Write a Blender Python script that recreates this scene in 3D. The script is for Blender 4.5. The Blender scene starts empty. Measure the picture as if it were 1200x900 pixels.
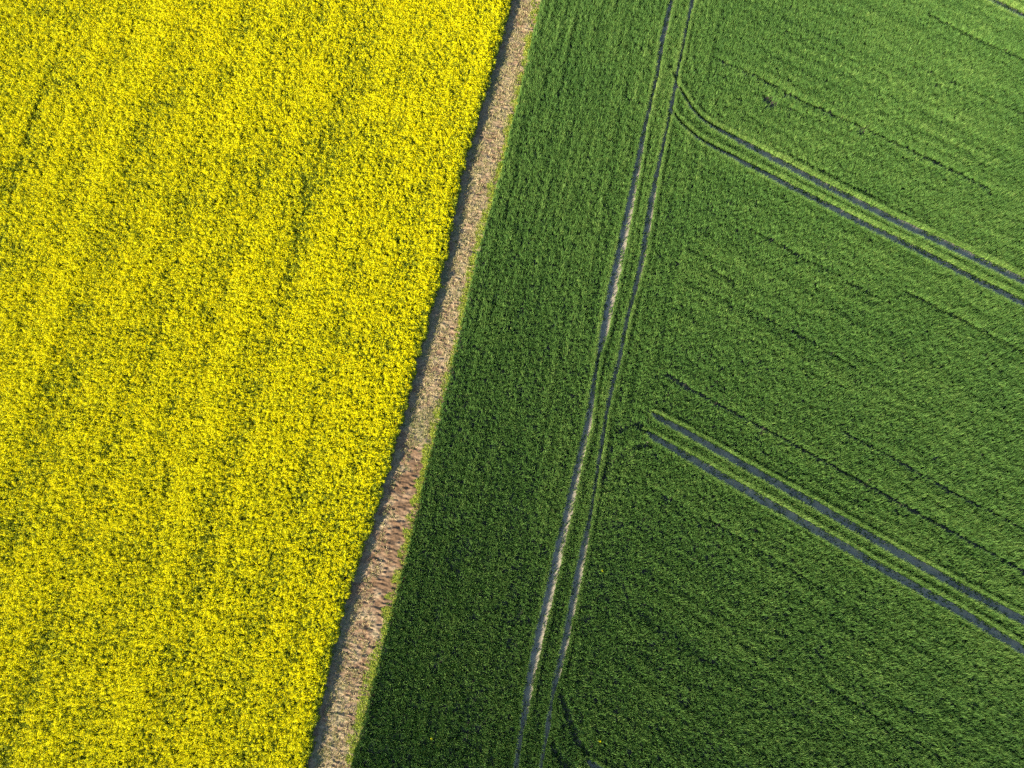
# Aerial view of a flowering rapeseed field, a grassy dirt strip and a wheat field with tractor tramlines.
import bpy, math, random
import numpy as np

rng = np.random.default_rng(7)
random.seed(7)
S = bpy.context.scene
C = S.collection

# ------------------------------------------------------------------ camera model
HFOV, PITCH, ROLL, HGT = 73.70, 10.886, 8.750, 61.793
W0, H0 = 1200.0, 900.0                      # pixels of the survey photograph the ground plan was measured in
FPX = (W0 / 2) / math.tan(math.radians(HFOV) / 2)
CP, SP = math.cos(math.radians(PITCH)), math.sin(math.radians(PITCH))
CR, SR = math.cos(math.radians(ROLL)), math.sin(math.radians(ROLL))


def proj(X, Y, Z=0.0):
    zz = Z - HGT
    y = CP * Y + SP * zz
    d = SP * Y - CP * zz
    u = FPX * X / d
    v = FPX * y / d
    return W0 / 2 + u * CR - v * SR, H0 / 2 - (u * SR + v * CR)


def ground(px, py, z=0.0):
    """A point of the photograph on the level plane at height z."""
    u0 = (np.asarray(px, float) - W0 / 2) / FPX
    v0 = (H0 / 2 - np.asarray(py, float)) / FPX
    u = u0 * CR + v0 * SR
    v = -u0 * SR + v0 * CR
    dy = CP * v + SP
    dz = SP * v - CP
    t = (z - HGT) / dz
    return np.stack([u * t, dy * t], -1)


# field directions (fitted on the plan)
A_STRIP, A_TRAM = math.radians(68.87), math.radians(-38.97)
DS = np.array([math.cos(A_STRIP), math.sin(A_STRIP)])        # along the strip
NS = np.array([math.sin(A_STRIP), -math.cos(A_STRIP)])       # across it, towards the wheat
DT = np.array([math.cos(A_TRAM), math.sin(A_TRAM)])
NT = np.array([-math.sin(A_TRAM), math.cos(A_TRAM)])

# ------------------------------------------------------------------ noise
_G = rng.random((8, 256, 256))


def vnoise(x, y, k=0):
    """Value noise, period 256, about 0..1."""
    g = _G[k % 8]
    x0 = np.floor(x)
    y0 = np.floor(y)
    fx = x - x0
    fy = y - y0
    fx = fx * fx * (3 - 2 * fx)
    fy = fy * fy * (3 - 2 * fy)
    i = x0.astype(np.int64) & 255
    j = y0.astype(np.int64) & 255
    i1 = (i + 1) & 255
    j1 = (j + 1) & 255
    return (g[i, j] * (1 - fx) + g[i1, j] * fx) * (1 - fy) + (g[i, j1] * (1 - fx) + g[i1, j1] * fx) * fy


def fnoise(x, y, k=0):
    return (vnoise(x, y, k) + 0.5 * vnoise(x * 2.03 + 17, y * 2.03 + 5, k + 1) + 0.25 * vnoise(x * 4.1 + 3, y * 4.1 + 41, k + 2)) / 1.75


def snoise(P, d, n, la, lc, k=0):
    """Noise stretched along direction d: wavelength la along, lc across."""
    return fnoise(P @ d / la + 60, P @ n / lc + 60, k)


# ------------------------------------------------------------------ materials
def new_mat(name):
    m = bpy.data.materials.new(name)
    m.use_nodes = True
    nt = m.node_tree
    nt.nodes.clear()
    return m, nt, nt.nodes, nt.links


def ramp(nodes, stops):
    r = nodes.new('ShaderNodeValToRGB')
    e = r.color_ramp.elements
    e[0].position, e[0].color = stops[0][0], (*stops[0][1], 1)
    e[1].position, e[1].color = stops[-1][0], (*stops[-1][1], 1)
    for p, c in stops[1:-1]:
        q = e.new(p)
        q.color = (*c, 1)
    return r


def plant_mat(name, stops, trans, rough, spec=0.5, tcol=1.0):
    m, nt, N, L = new_mat(name)
    at = N.new('ShaderNodeAttribute')
    at.attribute_name = 'tint'
    r = ramp(N, stops)
    L.new(at.outputs['Fac'], r.inputs[0])
    p = N.new('ShaderNodeBsdfPrincipled')
    p.inputs['Roughness'].default_value = rough
    p.inputs['Specular IOR Level'].default_value = spec
    L.new(r.outputs[0], p.inputs['Base Color'])
    t = N.new('ShaderNodeBsdfTranslucent')
    g = N.new('ShaderNodeMix')
    g.data_type = 'RGBA'
    g.blend_type = 'MULTIPLY'
    g.inputs[0].default_value = 1.0
    L.new(r.outputs[0], g.inputs[6])
    g.inputs[7].default_value = (tcol * 1.15, tcol * 1.1, tcol * 0.5, 1)
    L.new(g.outputs[2], t.inputs[0])
    mx = N.new('ShaderNodeMixShader')
    mx.inputs[0].default_value = trans
    o = N.new('ShaderNodeOutputMaterial')
    L.new(p.outputs[0], mx.inputs[1])
    L.new(t.outputs[0], mx.inputs[2])
    L.new(mx.outputs[0], o.inputs[0])
    return m


def soil_mat(name, c0, c1, c2, scale, bump, damp=None):
    m, nt, N, L = new_mat(name)
    tc = N.new('ShaderNodeTexCoord')
    n1 = N.new('ShaderNodeTexNoise')
    n1.inputs['Scale'].default_value = scale
    n1.inputs['Detail'].default_value = 8
    n1.inputs['Roughness'].default_value = 0.65
    L.new(tc.outputs['Object'], n1.inputs['Vector'])
    r = ramp(N, [(0.3, c0), (0.5, c1), (0.72, c2)])
    L.new(n1.outputs['Fac'], r.inputs[0])
    n2 = N.new('ShaderNodeTexNoise')
    n2.inputs['Scale'].default_value = 9.0
    n2.inputs['Detail'].default_value = 6
    L.new(tc.outputs['Object'], n2.inputs['Vector'])
    b = N.new('ShaderNodeBump')
    b.inputs['Strength'].default_value = bump
    b.inputs['Distance'].default_value = 0.05
    L.new(n2.outputs['Fac'], b.inputs['Height'])
    p = N.new('ShaderNodeBsdfPrincipled')
    p.inputs['Roughness'].default_value = 0.95
    p.inputs['Specular IOR Level'].default_value = 0.15
    L.new(r.outputs[0], p.inputs['Base Color'])
    L.new(b.outputs[0], p.inputs['Normal'])
    o = N.new('ShaderNodeOutputMaterial')
    L.new(p.outputs[0], o.inputs[0])
    return m


M_FLOWER = plant_mat('rapeseed_petals', [(0.0, (0.62, 0.46, 0.003)), (0.3, (0.77, 0.66, 0.002)), (0.75, (0.83, 0.785, 0.002)), (1.0, (0.83, 0.82, 0.02))], 0.42, 0.7, 0.1, 0.95)
M_RLEAF = plant_mat('rapeseed_leaves', [(0.0, (0.075, 0.120, 0.012)), (0.5, (0.190, 0.235, 0.016)), (1.0, (0.34, 0.37, 0.015))], 0.42, 0.7, 0.1)
M_WHEAT = plant_mat('wheat_leaves', [(0.0, (0.026, 0.078, 0.017)), (0.5, (0.070, 0.155, 0.028)), (0.88, (0.140, 0.235, 0.048)), (1.0, (0.215, 0.30, 0.075))], 0.06, 0.6, 0.22)
M_VERGE = plant_mat('verge_grass', [(0.0, (0.12, 0.21, 0.02)), (0.5, (0.27, 0.35, 0.03)), (1.0, (0.42, 0.42, 0.06))], 0.35, 0.55, 0.3)
M_STRAW = plant_mat('dry_straw_grass', [(0.0, (0.14, 0.18, 0.05)), (0.35, (0.28, 0.27, 0.10)), (0.7, (0.46, 0.38, 0.19)), (1.0, (0.60, 0.48, 0.28))], 0.25, 0.7, 0.2, 0.9)
M_SOIL = soil_mat('field_soil', (0.06, 0.053, 0.04), (0.09, 0.08, 0.058), (0.13, 0.115, 0.085), 0.6, 0.4)
M_TRACK = soil_mat('wheel_track_soil', (0.20, 0.18, 0.145), (0.31, 0.272, 0.21), (0.42, 0.365, 0.275), 1.4, 0.5)


def tint_mat_strip():
    """Bare strip: pinkish brown clods, straw and a green flush, mixed by the vertex attribute 'tint'."""
    m, nt, N, L = new_mat('dirt_strip_soil')
    at = N.new('ShaderNodeAttribute')
    at.attribute_name = 'tint'
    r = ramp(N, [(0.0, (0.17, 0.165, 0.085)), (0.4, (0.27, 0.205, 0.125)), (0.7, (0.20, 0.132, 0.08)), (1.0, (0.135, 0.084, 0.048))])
    L.new(at.outputs['Fac'], r.inputs[0])
    tc = N.new('ShaderNodeTexCoord')
    n = N.new('ShaderNodeTexNoise')
    n.inputs['Scale'].default_value = 7
    n.inputs['Detail'].default_value = 7
    L.new(tc.outputs['Object'], n.inputs['Vector'])
    r2 = ramp(N, [(0.3, (0.62, 0.60, 0.60)), (0.7, (1.3, 1.3, 1.25))])
    L.new(n.outputs['Fac'], r2.inputs[0])
    mu = N.new('ShaderNodeMix')
    mu.data_type = 'RGBA'
    mu.blend_type = 'MULTIPLY'
    mu.inputs[0].default_value = 1
    L.new(r.outputs[0], mu.inputs[6])
    L.new(r2.outputs[0], mu.inputs[7])
    p = N.new('ShaderNodeBsdfPrincipled')
    p.inputs['Roughness'].default_value = 0.95
    p.inputs['Specular IOR Level'].default_value = 0.1
    L.new(mu.outputs[2], p.inputs['Base Color'])
    o = N.new('ShaderNodeOutputMaterial')
    L.new(p.outputs[0], o.inputs[0])
    return m


M_STRIP = tint_mat_strip()


# ------------------------------------------------------------------ mesh building
def tri_mesh(name, verts, tris, mats, tint, mat_idx=None, parent=None, quads=None):
    me = bpy.data.meshes.new(name)
    verts = np.ascontiguousarray(verts, np.float32)
    f = np.ascontiguousarray(tris if quads is None else quads, np.int32)
    k = f.shape[1]
    me.vertices.add(len(verts))
    me.vertices.foreach_set('co', verts.ravel())
    me.loops.add(f.size)
    me.loops.foreach_set('vertex_index', f.ravel())
    me.polygons.add(len(f))
    me.polygons.foreach_set('loop_start', np.arange(0, f.size, k, dtype=np.int32))
    if mat_idx is not None:
        me.polygons.foreach_set('material_index', np.ascontiguousarray(mat_idx, np.int32))
    me.update(calc_edges=True)
    a = me.attributes.new('tint', 'FLOAT', 'POINT')
    a.data.foreach_set('value', np.ascontiguousarray(np.clip(tint, 0, 1), np.float32))
    for m in mats:
        me.materials.append(m)
    o = bpy.data.objects.new(name, me)
    C.objects.link(o)
    o.parent = parent
    return o


def tag(o, label, cat=None, kind=None, group=None):
    o['label'] = label
    if cat:
        o['category'] = cat
    if kind:
        o['kind'] = kind
    if group:
        o['group'] = group
    return o


def blades(P, z0, length, width, lean, az, tint, kink=0.55):
    """Grass blades: a bent strip of two quads' worth of triangles each. Returns verts, tris, tint."""
    n = len(P)
    ca, sa = np.cos(az), np.sin(az)
    face = az + rng.uniform(-0.9, 0.9, n)
    wx, wy = -np.sin(face) * width * 0.5, np.cos(face) * width * 0.5
    l1 = length * kink
    l2 = length * (1 - kink)
    a1 = lean * 0.45
    a2 = np.minimum(lean * 1.5, 1.75)
    mx = P[:, 0] + ca * np.sin(a1) * l1
    my = P[:, 1] + sa * np.sin(a1) * l1
    mz = z0 + np.cos(a1) * l1
    tx = mx + ca * np.sin(a2) * l2
    ty = my + sa * np.sin(a2) * l2
    tz = mz + np.cos(a2) * l2
    V = np.empty((n, 5, 3), np.float32)
    V[:, 0] = np.stack([P[:, 0] - wx * .7, P[:, 1] - wy * .7, z0 + 0 * mx], -1)
    V[:, 1] = np.stack([P[:, 0] + wx * .7, P[:, 1] + wy * .7, z0 + 0 * mx], -1)
    V[:, 2] = np.stack([mx + wx, my + wy, mz], -1)
    V[:, 3] = np.stack([mx - wx, my - wy, mz], -1)
    V[:, 4] = np.stack([tx, ty, tz], -1)
    base = (np.arange(n, dtype=np.int32) * 5)[:, None, None]
    T = np.array([[0, 1, 2], [0, 2, 3], [3, 2, 4]], np.int32)[None] + base
    return V.reshape(-1, 3), T.reshape(-1, 3), np.repeat(tint, 5)


def flakes(P, size, tilt, tint, elong=1.0):
    """Loose small faces (petal clusters, leaves): one triangle each, tilted from level by up to 'tilt'."""
    n = len(P)
    az = rng.uniform(0, 2 * np.pi, n)
    th = tilt * np.sqrt(rng.random(n))
    ph = rng.uniform(0, 2 * np.pi, n)
    nx, ny, nz = np.sin(th) * np.cos(ph), np.sin(th) * np.sin(ph), np.cos(th)
    ux, uy = np.cos(az), np.sin(az)
    uz = -(nx * ux + ny * uy) / np.maximum(nz, 0.08)
    l = np.sqrt(ux * ux + uy * uy + uz * uz)
    ux, uy, uz = ux / l, uy / l, uz / l
    vx, vy, vz = ny * uz - nz * uy, nz * ux - nx * uz, nx * uy - ny * ux
    V = np.empty((n, 3, 3), np.float32)
    for q, ang in enumerate((0.0, 2.2, 4.1)):
        c, s = math.cos(ang) * elong, math.sin(ang)
        V[:, q, 0] = P[:, 0] + size * (c * ux + s * vx)
        V[:, q, 1] = P[:, 1] + size * (c * uy + s * vy)
        V[:, q, 2] = P[:, 2] + size * (c * uz + s * vz)
    T = np.arange(3 * n, dtype=np.int32).reshape(-1, 3)
    return V.reshape(-1, 3), T, np.repeat(tint, 3)


def merge(parts):
    V, T, K, MI = [], [], [], []
    off = 0
    for v, t, k, mi in parts:
        V.append(v)
        T.append(t + off)
        K.append(k)
        MI.append(np.full(len(t), mi, np.int32))
        off += len(v)
    return np.concatenate(V), np.concatenate(T), np.concatenate(K), np.concatenate(MI)


# ------------------------------------------------------------------ ground plan (measured, then laid on the ground)
def extend(pts, n=320.0):
    p = np.array(pts, float)
    a = p[0] + (p[0] - p[2]) / np.linalg.norm(p[0] - p[2]) * n
    b = p[-1] + (p[-1] - p[-3]) / np.linalg.norm(p[-1] - p[-3]) * n
    return np.vstack([a, p, b])


RAPE_EDGE = ground(*extend([(597, 0), (589, 30), (579, 62), (572, 90), (562, 120), (554, 150), (539, 200), (520, 300), (501, 370), (493, 400), (480, 450), (466, 500), (457, 535),
                            (437, 600), (403, 700), (381, 780), (366, 850), (356, 900)]).T, z=0.98)
VERGE_IN = ground(*extend([(624, 0), (612, 60), (600, 118), (573, 220), (551, 300), (531, 400), (494, 540), (465, 660), (431, 780), (402, 900)]).T)
VERGE_OUT = ground(*extend([(635, 0), (621, 60), (608, 118), (583, 220), (560, 300), (537, 400), (503, 540), (475, 660), (443, 780), (412, 900)]).T)


def side(poly):
    """Function: signed distance across the strip (positive = towards the wheat) from a line running along it."""
    t = poly @ DS
    s = poly @ NS
    o = np.argsort(t)
    t, s = t[o], s[o]
    return lambda P: P @ NS - np.interp(P @ DS, t, s)


d_rape, d_vin, d_vout = side(RAPE_EDGE), side(VERGE_IN), side(VERGE_OUT)

WH = 0.60    # wheat height
# wheel tracks: (x, y, visible width) along each, in plan pixels
TR = {
    'L': [(830, -200, 6), (787, 0, 6), (776, 45, 6), (769, 90, 4.5), (755, 150, 5), (739, 235, 9), (725.5, 300, 12), (714, 355, 12), (706, 395, 10), (701, 415, 5), (697, 440, 5), (688, 500, 8), (676, 550, 9),
          (665, 600, 11), (652, 655, 12), (641, 705, 11), (630, 750, 11), (620, 800, 10), (614, 838, 9), (611, 855, 5), (604, 900, 6), (560, 1110, 6)],
    'R': [(850, -200, 5), (811, 0, 5.5), (806, 22, 4), (799, 58, 4), (792, 90, 4), (787, 120, 5), (781, 150, 4.2), (769, 205, 5), (762, 240, 8), (753, 300, 7), (745, 335, 5.5), (734, 375, 5), (725.5, 420, 5),
          (717.5, 450, 6), (711, 480, 4.5), (707, 505, 5), (698, 560, 4.6), (692, 600, 4.8), (688, 620, 6), (682, 650, 9), (672, 700, 9), (661, 755, 8), (652, 792, 7), (646, 820, 4), (642, 848, 6), (638, 872, 4), (633, 900, 5), (592, 1110, 5)],
    'U1': [(788, 88, 2.5), (794, 104, 3.2), (800, 113, 3.8), (809, 128, 4.2), (820, 140, 4.5), (833, 149.5, 5), (880, 174, 8), (960, 216, 9), (1040, 256, 10), (1100, 284, 10.5), (1150, 308, 10.5), (1197, 330, 10.5), (1400, 425, 9)],
    'L1': [(783, 122, 2.5), (791, 139, 3.4), (800, 149, 4), (811, 159, 4.4), (824, 168, 4.6), (840, 176.5, 5), (933, 224, 7.5), (1000, 258, 8), (1080, 297, 8.5), (1130, 323, 8.5), (1199, 357, 9), (1400, 456, 8)],
    'U2': [(763, 485, 4), (768, 489, 6), (800, 506, 8), (860, 540, 9), (950, 590, 10), (1040, 642, 10.5), (1110, 681, 10.5), (1173, 715, 10.5), (1200, 729, 10.5), (1400, 842, 11)],
    'L2': [(757, 507, 4), (763, 512, 7), (800, 533, 9), (841, 557, 10), (950, 619, 10), (1040, 671, 10.5), (1125, 718, 10.5), (1200, 764, 10.5), (1400, 886, 11)],
    'U0': [(1100, -50, 5), (1160, -21, 5), (1200, -1, 6), (1400, 100, 6)],
    'L0': [(1060, -46, 5), (1120, -18, 5), (1160, 1, 8), (1200, 20.5, 8.5), (1400, 117, 7)],
    'U3': [(689, 893, 5), (694, 897, 9), (702, 902, 9), (760, 938, 10), (900, 1020, 10)],
    'L3': [(676, 905, 8), (690, 914, 9), (760, 960, 10), (880, 1034, 10)],
}


def densify(a, step=12.0):
    out = [a[0]]
    for p, q in zip(a[:-1], a[1:]):
        k = max(1, int(np.ceil(np.linalg.norm(q[:2] - p[:2]) / step)))
        for i in range(1, k + 1):
            out.append(p + (q - p) * i / k)
    return np.array(out)


def gap(pts, z_near=None):
    """Ground centre line and half width of a lane without crop: the far edge is seen on the soil, the near edge over the crop's top."""
    a = densify(np.array(pts, float))
    t = np.gradient(a[:, :2], axis=0)
    t /= np.linalg.norm(t, axis=1)[:, None]
    n = np.stack([-t[:, 1], t[:, 0]], -1)
    nad = np.array([623.4, 602.2])
    s = np.sign(((nad - a[:, :2]) * n).sum(1))
    n *= s[:, None]                                   # towards the point under the camera
    e0 = a[:, :2] + n * a[:, 2:] * .5
    e1 = a[:, :2] - n * a[:, 2:] * .5
    g0 = ground(e0[:, 0], e0[:, 1], WH * .5 if z_near is None else z_near)
    g1 = ground(e1[:, 0], e1[:, 1], 0.05)
    return (g0 + g1) / 2, np.linalg.norm(g0 - g1, axis=1) / 2 * .80 + .12 * np.clip((a[:, 2] - 2.0) / 4.0, .25, 1)


GAPS = {k: gap(v) for k, v in TR.items()}

# rows the drill left thin: narrow dark seams between passes, and old turning tracks overgrown by shorter wheat
SEAMS = [
    ([(843, 73), (893, 95), (940, 121), (1000, 147), (1053, 172), (1120, 203), (1160, 224)], 0.18),
    ([(780, 440), (800, 452), (850, 480), (913, 513), (967, 543), (1067, 598), (1109, 621), (1151, 644), (1200, 672), (1400, 786)], 0.15),
    ([(987, 507), (1030, 530), (1080, 557), (1120, 580), (1168, 604), (1187, 615), (1260, 655)], 0.12),
]
LOWS = [
    ([(833, 318), (860, 334)], 0.20), ([(1087, 19), (1133, 43), (1200, 73), (1300, 120)], 0.26), ([(1060, 343), (1133, 381), (1200, 416)], 0.22), ([(930, 388), (967, 413), (1000, 431)], 0.12),
    ([(985, 330), (1012, 345), (1030, 352)], 0.12), ([(930, 186), (985, 214), (1040, 240)], .12), ([(830, 610), (905, 655), (960, 690)], .10), ([(870, 265), (960, 315), (1040, 356)], .10),
    ([(960, 800), (1060, 862), (1110, 893)], .12), ([(870, 360), (950, 402)], .12), ([(1060, 75), (1140, 110), (1200, 138)], .14), ([(880, 20), (960, 55), (1040, 92)], .10),
    ([(703, 562), (715, 543), (728, 532), (744, 524.5), (762, 522)], 0.30),     ([(757, 507), (750, 499), (738, 497), (722, 506)], 0.28),
    ([(653, 806), (657, 816), (661, 827), (665, 843), (671, 858), (680, 873), (689, 888)], 0.28), ([(638, 852), (644, 866), (652, 884), (660, 894), (676, 905)], 0.28),
    ([(786, 80), (789, 92), (794, 104)], 0.25),
]
HOLES = [(897, 117, .5), (904, 123, .55), (903, 114, .3), (1007, 158, .3)]


def lane_dist(P, cen, hw):
    """min over the lane's segments of (distance to centre line - half width), evaluated only near it."""
    out = np.full(len(P), 9.0, np.float32)
    for i in range(len(cen) - 1):
        a, b = cen[i], cen[i + 1]
        lo, hi = np.minimum(a, b) - 1.5, np.maximum(a, b) + 1.5
        m = np.nonzero((P[:, 0] > lo[0]) & (P[:, 0] < hi[0]) & (P[:, 1] > lo[1]) & (P[:, 1] < hi[1]))[0]
        if not len(m):
            continue
        ab = b - a
        q = P[m] - a
        t = np.clip((q @ ab) / (ab @ ab), 0, 1)
        d = np.linalg.norm(q - t[:, None] * ab, axis=1) - (hw[i] + (hw[i + 1] - hw[i]) * t)
        out[m] = np.minimum(out[m], d)
    return out


# ------------------------------------------------------------------ scattering with detail falling off away from the view
def scatter(density, keep, zc, margin=70, far=420, far_frac=0.12):
    """Random points (n,2) and a size factor; full density in view, sparser and larger beyond it."""
    lo, hi = np.array([-92.0, -62.0]), np.array([108.0, 112.0])
    n = int(density * np.prod(hi - lo))
    out, szs = [], []
    for s in range(0, n, 2_000_000):
        P = rng.random((min(2_000_000, n - s), 2)) * (hi - lo) + lo
        u, v = proj(P[:, 0], P[:, 1], zc)
        m = np.maximum(np.maximum(-u, u - W0), np.maximum(-v, v - H0))
        inn = m < margin
        ok = inn | ((m < far) & (rng.random(len(P)) < far_frac))
        ok &= keep(P)
        out.append(P[ok])
        szs.append(np.where(inn[ok], 1.0, 2.6))
    return np.concatenate(out), np.concatenate(szs)


# ================================================================== SETTING
# ground: one sheet out to the horizon
me = bpy.data.meshes.new('ground')
R = 3000.0
me.from_pydata([(-R, -R, 0), (R, -R, 0), (R, R, 0), (-R, R, 0)], [], [(0, 1, 2, 3)])
me.materials.append(M_SOIL)
g = bpy.data.objects.new('ground', me)
C.objects.link(g)
tag(g, 'brown field soil beneath the crops', kind='structure')

# dirt strip between the two crops: a rough clod-strewn sheet
t0, t1 = -60.0, 115.0
na, nc = int((t1 - t0) / 0.075), 76
ta = np.linspace(t0, t1, na)
tt = RAPE_EDGE @ DS
o_ = np.argsort(tt)
sl = np.interp(ta, tt[o_], (RAPE_EDGE @ NS)[o_]) - 1.6
tv = VERGE_OUT @ DS
o_ = np.argsort(tv)
sr = np.interp(ta, tv[o_], (VERGE_OUT @ NS)[o_]) + 0.35
fr = np.linspace(0, 1, nc)
G = ta[:, None, None] * DS + (sl[:, None] + (sr - sl)[:, None] * fr)[:, :, None] * NS
P = G.reshape(-1, 2)
ridge = snoise(P, NS, DS, 0.55, 0.17, 1)
hgt = 0.02 + 0.34 * np.clip(ridge - 0.33, 0, 1) ** 1.2 + 0.05 * fnoise(P[:, 0] / .16, P[:, 1] / .16, 3)
edge = np.minimum(np.tile(fr, na), 1 - np.tile(fr, na))
hgt *= np.clip(edge / .06, 0, 1)
hgt += 0.006
rel = np.clip((P @ NS - np.interp(P @ DS, ta, sl) - 1.6) / np.maximum(np.interp(P @ DS, ta, sr - sl) - 3.0, .5), 0, 1)
_, ppy = proj(P[:, 0], P[:, 1])
brown = np.interp(ppy, [0, 120, 330, 420, 505, 535, 600, 660, 740, 800, 900], [.45, .40, .42, .52, .22, .85, 1.0, 1.0, .72, .50, .42])
brown = brown * (0.35 + 0.75 * np.clip(rel * 1.4, 0, 1))
tintv = 0.12 + 0.75 * brown + 1.2 * (fnoise(P[:, 0] / .8, P[:, 1] / .8, 4) - .5) + 0.5 * (snoise(P, NS, DS, .6, .2, 5) - .5)
ii = np.arange((na - 1) * (nc - 1))
r0 = ii // (nc - 1) * nc + ii % (nc - 1)
quads = np.stack([r0, r0 + nc, r0 + nc + 1, r0 + 1], -1)
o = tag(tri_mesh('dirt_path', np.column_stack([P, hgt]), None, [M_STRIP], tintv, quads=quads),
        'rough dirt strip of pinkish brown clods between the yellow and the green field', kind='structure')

TRACK_LABELS = {
    'L': 'long bare wheel track nearest the dirt strip, with a thin sunlit edge', 'R': 'long partly overgrown wheel track beside the bare one along the dirt strip',
    'U1': 'wheel track curving into the upper wheat block, outer wheel of the pair', 'L1': 'wheel track curving into the upper wheat block, inner darker wheel of the pair',
    'U2': 'straight grey wheel track of the lower pair, the wheel on the upper side', 'L2': 'straight grey wheel track of the lower pair, the wheel on the lower side',
    'U0': 'wheel track clipped by the far top corner, outer wheel', 'L0': 'short dark wheel track across the top right corner',
    'U3': 'wheel track starting at the bottom edge of the photo', 'L3': 'wheel track just below the bottom edge',
}
for k, (cen, hw) in GAPS.items():
    a = densify(np.column_stack([cen, hw]), 0.12)
    c, h = a[:, :2], a[:, 2] + 0.22
    t = np.gradient(c, axis=0)
    t /= np.linalg.norm(t, axis=1)[:, None] + 1e-9
    n = np.stack([-t[:, 1], t[:, 0]], -1)
    m = 11
    f = np.linspace(-1, 1, m)
    P = (c[:, None] + n[:, None] * (h[:, None] * f)[:, :, None]).reshape(-1, 2)
    z = 0.004 + 0.05 * fnoise(P[:, 0] / .16, P[:, 1] / .16, 2) * np.tile(1 - np.abs(f) ** 3, len(c)) + 0.02 * np.tile(np.clip(np.abs(f) * 3 - 1.6, 0, 1) * (1 - np.abs(f) ** 8), len(c))
    ii = np.arange((len(c) - 1) * (m - 1))
    r0 = ii // (m - 1) * m + ii % (m - 1)
    q = np.stack([r0, r0 + m, r0 + m + 1, r0 + 1], -1)
    zoff = 0.004 * (list(GAPS).index(k) % 3)
    tag(tri_mesh('wheel_track', np.column_stack([P, z + zoff]), None, [M_TRACK], P[:, 0] * 0, quads=q), TRACK_LABELS[k], kind='structure')

# ================================================================== WHEAT
tufts, sz = scatter(64, lambda P: d_vout(P) > -0.05, WH)
for cen, hw in GAPS.values():                       # the crop closes up to a clean edge along every lane
    a = densify(np.column_stack([cen, hw]), .045)
    t = np.gradient(a[:, :2], axis=0)
    t /= np.linalg.norm(t, axis=1)[:, None] + 1e-9
    nn = np.stack([-t[:, 1], t[:, 0]], -1)
    for sg, of in ((-1, .035), (1, .035), (-1, .12), (1, .12)):
        e = a[:, :2] + sg * nn * (a[:, 2] + of)[:, None] + rng.normal(0, .032, (len(a), 2))
        u, v = proj(e[:, 0], e[:, 1])
        e = e[(u > -80) & (u < W0 + 80) & (v > -80) & (v < H0 + 80)]
        tufts, sz = np.concatenate([tufts, e]), np.concatenate([sz, np.full(len(e), 1.0)])
n = len(tufts)
dl = np.full(n, 9.0, np.float32)
for cen, hw in GAPS.values():
    dl = np.minimum(dl, lane_dist(tufts, cen, hw))
dseam = np.full(n, 9.0, np.float32)
for pts, w in SEAMS:
    a = densify(np.array([(x, y, 0.0) for x, y in pts]))
    cen = ground(a[:, 0], a[:, 1], 0.2)
    dseam = np.minimum(dseam, lane_dist(tufts, cen, np.full(len(cen), w * 1.12)))
dlow = np.full(n, 9.0, np.float32)
for pts, w in LOWS:
    a = densify(np.array([(x, y, 0.0) for x, y in pts]))
    cen = ground(a[:, 0], a[:, 1], 0.2)
    dlow = np.minimum(dlow, lane_dist(tufts, cen, np.full(len(cen), w)))
dhole = np.full(n, 9.0, np.float32)
for x, y, r in HOLES:
    dhole = np.minimum(dhole, np.linalg.norm(tufts - ground(x, y, .2), axis=1) - r)
# rows follow the drilling: along the strip on the headland, along the tramlines inside
ragged = 0.08 * (fnoise(tufts[:, 0] / .35, tufts[:, 1] / .35, 6) - .5) * 2
lR, _ = GAPS['R']
headland = side(lR)(tufts) < 4.0
row = np.where(headland, snoise(tufts, DS, NS, 6.0, .40, 3), .5 * snoise(tufts, DT, NT, 14.0, .42, 3) + .5 * snoise(tufts, DT, NT, 16.0, 1.0, 4))
clump = fnoise(tufts[:, 0] / .24, tufts[:, 1] / .24, 0)
wind = 6 * np.pi * fnoise(tufts[:, 0] / .35 + 31, tufts[:, 1] / .35 + 7, 1)
broad = fnoise(tufts[:, 0] / 6.0, tufts[:, 1] / 6.0, 5)
hmul = 0.88 + 0.36 * (clump - .5) + 0.62 * (row - .5) + 0.15 * (broad - .5) + rng.normal(0, .08, n)
hmul *= np.where(dlow < 0, .52, 1.0) * np.where(dseam < 0, .45, 1.0) * np.where(dhole < 0, .35, 1.0)
hmul = np.where(dl < .20, .98 + .25 * (hmul - .9), hmul)
stray = (dl + ragged <= 0) & (rng.random(n) < 1.1 * np.clip(fnoise(tufts[:, 0] / .8, tufts[:, 1] / .8, 2) - .38, 0, 1) * 4 * np.clip(.2 + (dl + .45) * 2.2, .12, 1)) & (sz == 1)
hmul = np.where(stray, rng.uniform(.15, .5, n), hmul)
ok = ((dl + ragged > 0.0) | stray) & ~((dseam < 0) & (rng.random(n) < .90)) & ~((dhole < 0) & (rng.random(n) < .6))
ok &= ~((dlow < 0) & (rng.random(n) < .04))
tufts, sz, hmul, clump, broad, row, dl, wind = tufts[ok], sz[ok], hmul[ok], clump[ok], broad[ok], row[ok], dl[ok], wind[ok]
tint = 0.50 + 0.22 * (broad - .5) + 0.40 * (row - .5) + 0.25 * (clump - .5) + .20 * (dl < .14) + rng.normal(0, .11, len(tufts))  # crop edge along the lanes tinted lighter: sunlit rim put into the colour
NB = 8
K = np.repeat(np.arange(len(tufts)), NB)
P = tufts[K] + rng.normal(0, .048, (len(K), 2)) * sz[K, None] * np.clip(dl[K] / .2, .3, 1)[:, None]
ln = WH * hmul[K] * rng.uniform(.75, 1.2, len(K)) * 1.15
az = np.where(rng.random(len(K)) < .55, math.radians(40) + rng.normal(0, .9, len(K)), wind[K] + rng.normal(0, .9, len(K)))     # most blades lean away from the sun to deepen light-dark gradient, others with wind
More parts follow.
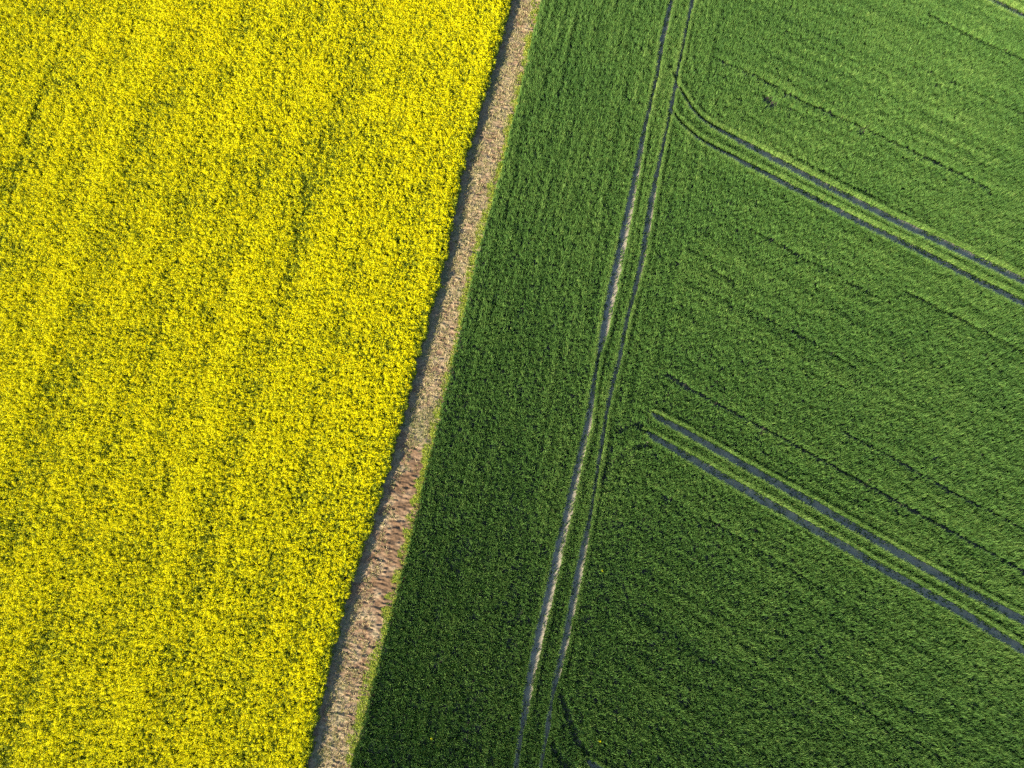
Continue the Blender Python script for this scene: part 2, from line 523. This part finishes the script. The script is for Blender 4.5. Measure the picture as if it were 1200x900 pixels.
v, t, k = blades(P, np.full(len(K), -0.01), ln, rng.uniform(.018, .038, len(K)) * sz[K], rng.uniform(.05, .50, len(K)), az, tint[K] + rng.normal(0, .10, len(K)))
wheat = tag(tri_mesh('wheat_crop', v, t, [M_WHEAT], k), 'dense green young wheat crop cut by narrow wheel tracks', 'wheat', 'stuff')
nw = len(t)

# ================================================================== VERGE AND STRAW
def in_verge(P):
    a, b = d_vin(P), d_vout(P)
    j = 1.1 * (fnoise(P[:, 0] / .7, P[:, 1] / .7, 2) - .5)
    return (a > .12 + j) & (b < .06 + .3 * j)


P0, sz = scatter(110, in_verge, .1, far=300)
dens = fnoise(P0[:, 0] / .7, P0[:, 1] / .7, 7)
okv = rng.random(len(P0)) < np.clip(3.2 * (dens - .26), .12, 1)
P0, sz, dens = P0[okv], sz[okv], dens[okv]
K = np.repeat(np.arange(len(P0)), 9)
P = P0[K] + rng.normal(0, .06, (len(K), 2))
tn = rng.normal(.55, .2, len(P0)) + .5 * (dens - .5)
v, t, k = blades(P, np.zeros(len(K)), rng.uniform(.14, .36, len(K)) * (0.6 + .8 * dens[K]), rng.uniform(.03, .06, len(K)), rng.uniform(.5, 1.35, len(K)), rng.uniform(0, 6.28, len(K)), tn[K])
tag(tri_mesh('verge_grass', v, t, [M_VERGE], k), 'bright yellow-green grass fringe between the dirt strip and the wheat', 'grass', 'stuff')

P0, sz = scatter(42, lambda P: (d_rape(P) > .75 + .7 * (fnoise(P[:, 0] / .8, P[:, 1] / .8, 6) - .5)) & (d_vin(P) < .25), .1, far=300)  # straw left out beside the rapeseed so its shadow band looks darker
_, py = proj(P0[:, 0], P0[:, 1])
rl = np.clip(d_rape(P0) / np.maximum(d_rape(P0) - d_vin(P0), .5), 0, 1)
bare = np.interp(py, [0, 330, 430, 505, 535, 600, 690, 760, 900], [.25, .35, .45, .15, 1.0, 1.15, 1.1, .65, .40]) * (0.25 + .9 * rl)
okv = rng.random(len(P0)) > bare + .9 * (fnoise(P0[:, 0] / .5, P0[:, 1] / .5, 1) - .5)
P0, py, rl = P0[okv], py[okv], rl[okv]
P0h = fnoise(P0[:, 0] / .4, P0[:, 1] / .4, 3)
K = np.repeat(np.arange(len(P0)), 5)
P = P0[K] + rng.normal(0, .05, (len(K), 2))
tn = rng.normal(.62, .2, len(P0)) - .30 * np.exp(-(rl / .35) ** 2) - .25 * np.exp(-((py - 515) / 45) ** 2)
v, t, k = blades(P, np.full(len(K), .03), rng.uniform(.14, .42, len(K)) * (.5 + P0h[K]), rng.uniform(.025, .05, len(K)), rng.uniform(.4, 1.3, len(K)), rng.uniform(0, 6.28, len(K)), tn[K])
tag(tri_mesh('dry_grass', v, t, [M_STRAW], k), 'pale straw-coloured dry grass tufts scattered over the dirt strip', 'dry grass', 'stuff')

# ================================================================== RAPESEED
RH = 1.04
P0, sz = scatter(72, lambda P: d_rape(P) < .35, RH)
dr = d_rape(P0)
px, py = proj(P0[:, 0], P0[:, 1], RH)
across = P0 @ NS
stripe = snoise(P0, DS, NS, 14.0, .75, 2)
blotch = fnoise(P0[:, 0] / 2.6, P0[:, 1] / 2.6, 6)
big = fnoise(P0[:, 0] / 9.0, P0[:, 1] / 9.0, 3)
clump = fnoise(P0[:, 0] / .36, P0[:, 1] / .36, 0)
mass = fnoise(P0[:, 0] / 1.1, P0[:, 1] / 1.1, 5)
band = .7 * snoise(P0, DS, NS, 80.0, 3.0, 4) + .3 * snoise(P0, DS, NS, 40.0, .9, 1)
vig = 0.5 + 1.75 * (band - .5) + 0.40 * (stripe - .5) + 0.6 * (blotch - .5) + 0.5 * (big - .5)
# thin wheel rows of an old tramline and a few thin drill passes in the rapeseed
ROWS = [([(90, 0), (75, 45), (62, 82), (50, 112), (36, 150), (22, 205), (8, 262), (-20, 350)], .30, .75), ([(318, 150), (306, 200), (298, 255), (268, 320), (240, 420)], .5, .35),
        ([(352, 180), (362, 245), (345, 300), (338, 340)], .45, .35), ([(405, 66), (408, 80)], .5, .6), ([(190, 740), (196, 765), (170, 770)], .9, .4), ([(280, 95), (268, 250)], .35, .25),
        ([(200, 560), (180, 640), (160, 700)], .5, .3)]
for pts, w, s in ROWS:
    a = densify(np.array([(x, y, 0.0) for x, y in pts]))
    cen = ground(a[:, 0], a[:, 1], RH - .15)
    d = lane_dist(P0, cen, np.full(len(cen), w))
    brk = np.clip((vnoise(P0[:, 0] / .9, P0[:, 1] / .9, 5) - .25) * 3, 0, 1)
    vig -= s * brk * np.clip(-d / w * 1.6, 0, 1)
edge_thin = np.clip(-dr / .8, 0, 1)
fl_p = np.clip(.71 + .75 * (vig - .5) + .40 * (clump - .5) + .60 * (mass - .5), .10, 1.0) * (.40 + .60 * edge_thin)
is_fl = rng.random(len(P0)) < fl_p
zt = RH + .16 * (clump - .5) + .18 * (vig - .5) + rng.normal(0, .055, len(P0)) - .18 * (1 - edge_thin) * rng.random(len(P0))
edge_cut = dr + .6 * (fnoise(P0[:, 0] / .6, P0[:, 1] / .6, 4) - .5) + .25 * rng.random(len(P0)) ** 3 > .16
is_fl &= ~edge_cut
parts = []
F = np.nonzero(is_fl)[0]
NP = 13
K = np.repeat(F, NP)
q = rng.normal(0, 1, (len(K), 3)) * np.array([.062, .062, .14]) * sz[K, None]
pp = np.column_stack([P0[K], zt[K]]) + q
tf = rng.normal(.58, .15, len(P0)) + .25 * (clump - .5) + .35 * (band - .5)
v, t, k = flakes(pp, rng.uniform(.030, .054, len(K)) * sz[K], 1.15, tf[K] + rng.normal(0, .12, len(K)))
parts.append((v, t, k, 0))
# green: stems, buds and leaves under the flowers
A = np.nonzero(~edge_cut)[0]
for (lo, hi, cnt, s0, s1, tl, tm) in ((.82, 1.06, 4, .035, .075, 1.2, .66), (.45, .85, 2, .08, .15, .9, .45)):
    K = np.repeat(A, cnt)
    pp = np.column_stack([P0[K] + rng.normal(0, .08, (len(K), 2)), zt[K] * rng.uniform(lo, hi, len(K))])
    v, t, k = flakes(pp, rng.uniform(s0, s1, len(K)) * sz[K], tl, rng.normal(tm, .2, len(K)), 1.5)
    parts.append((v, t, k, 1))
E_ = np.nonzero(~edge_cut & (dr > -1.0))[0]
K = np.repeat(E_, 3)
pp = np.column_stack([P0[K] + rng.normal(0, .08, (len(K), 2)), zt[K] * rng.uniform(.1, .9, len(K))])
v, t, k = flakes(pp, rng.uniform(.05, .12, len(K)), 1.2, rng.normal(.5, .2, len(K)), 1.5)
parts.append((v, t, k, 1))
V, T, K_, MI = merge(parts)
tag(tri_mesh('rapeseed_crop', V, T, [M_FLOWER, M_RLEAF], K_, MI), 'dense bright yellow flowering rapeseed crop with green showing in thin rows', 'rapeseed', 'stuff')
print('TRIS wheat', nw, 'rape', len(T))

# ================================================================== lone rapeseed plants standing in the wheat
VOL = [(703, 869, 'lone yellow rapeseed plant in wheat above the bottom-edge wheel track', 1.0, .6), (505, 866, 'lone pale flowering plant in dark wheat beside the dirt strip', .8, 1.0),
       (706, 669, 'small pale flowering plant in wheat right of the long overgrown wheel track', .8, .95)]
for x, y, lab, s, tn in VOL:
    c = ground(x, y, .55)
    root = bpy.data.objects.new('rapeseed_plant', None)
    C.objects.link(root)
    root.location = (c[0], c[1], 0)
    tag(root, lab, 'plant', group='lone flowering plants in the wheat')
    zz = np.linspace(0, .58 * s, 6)
    ring = np.array([(math.cos(a) * .009, math.sin(a) * .009) for a in np.linspace(0, 2 * math.pi, 7)[:-1]])
    V = np.concatenate([np.column_stack([ring * (1 - .09 * i) + np.array([.012 * math.sin(i), .01 * i]), np.full(6, z)]) for i, z in enumerate(zz)])
    Q = np.array([[i * 6 + j, i * 6 + (j + 1) % 6, (i + 1) * 6 + (j + 1) % 6, (i + 1) * 6 + j] for i in range(5) for j in range(6)])
    tri_mesh('stem', V, None, [M_RLEAF], np.full(len(V), .8), parent=root, quads=Q)
    lp = np.column_stack([rng.normal(0, .07, (14, 2)), rng.uniform(.12, .48, 14) * s])
    v, t, k = flakes(lp, np.full(14, .06), 1.0, np.full(14, .7), 1.6)
    tri_mesh('leaves', v, t, [M_RLEAF], k, parent=root)
    fp = np.column_stack([rng.normal(0, .040, (22, 2)), .58 * s + rng.normal(0, .04, 22)])
    v, t, k = flakes(fp, np.full(22, .026), 1.1, np.full(22, tn) + rng.normal(0, .1, 22))
    tri_mesh('flowers', v, t, [M_FLOWER], k, parent=root)

# ================================================================== light
SUN_AZ, SUN_EL = math.radians(219.0), math.radians(25.0)     # direction TO the sun, counter-clockwise from +X
w = bpy.data.worlds.new('World')
S.world = w
w.use_nodes = True
sk = w.node_tree.nodes.new('ShaderNodeTexSky')
sk.sky_type = 'NISHITA'
sk.sun_disc = False
sk.sun_elevation = SUN_EL
sk.sun_rotation = math.pi / 2 - SUN_AZ
sk.air_density = 1.0
sk.dust_density = 0.4
sk.ozone_density = 2.5
bg = w.node_tree.nodes['Background']
bg.inputs[1].default_value = 0.095
w.node_tree.links.new(sk.outputs[0], bg.inputs[0])
sd = bpy.data.lights.new('sun', 'SUN')
sd.energy = 5.0
sd.angle = math.radians(0.55)
sd.color = (1.0, 0.88, 0.69)
so = bpy.data.objects.new('sun', sd)
C.objects.link(so)
from mathutils import Vector, Matrix
dv = Vector((math.cos(SUN_AZ) * math.cos(SUN_EL), math.sin(SUN_AZ) * math.cos(SUN_EL), math.sin(SUN_EL)))
so.rotation_euler = dv.to_track_quat('Z', 'Y').to_euler()

# ================================================================== camera
cd = bpy.data.cameras.new('camera')
cd.sensor_fit = 'HORIZONTAL'
cd.angle = math.radians(HFOV)
cd.clip_end = 8000
co = bpy.data.objects.new('camera', cd)
C.objects.link(co)
co.matrix_world = Matrix.Translation((0, 0, HGT)) @ Matrix.Rotation(math.radians(PITCH), 4, 'X') @ Matrix.Rotation(math.radians(-ROLL), 4, 'Z')
S.camera = co

S.view_settings.view_transform = 'Standard'
S.view_settings.look = 'None'
S.view_settings.exposure = 1.66
S.view_settings.gamma = 1.0
S.view_settings.use_curve_mapping = False
S.render.engine = 'CYCLES'
S.cycles.max_bounces = 5
S.cycles.diffuse_bounces = 3
S.cycles.glossy_bounces = 1
S.cycles.transmission_bounces = 3
S.cycles.use_adaptive_sampling = True
S.cycles.adaptive_threshold = 0.02
S.cycles.use_denoising = False
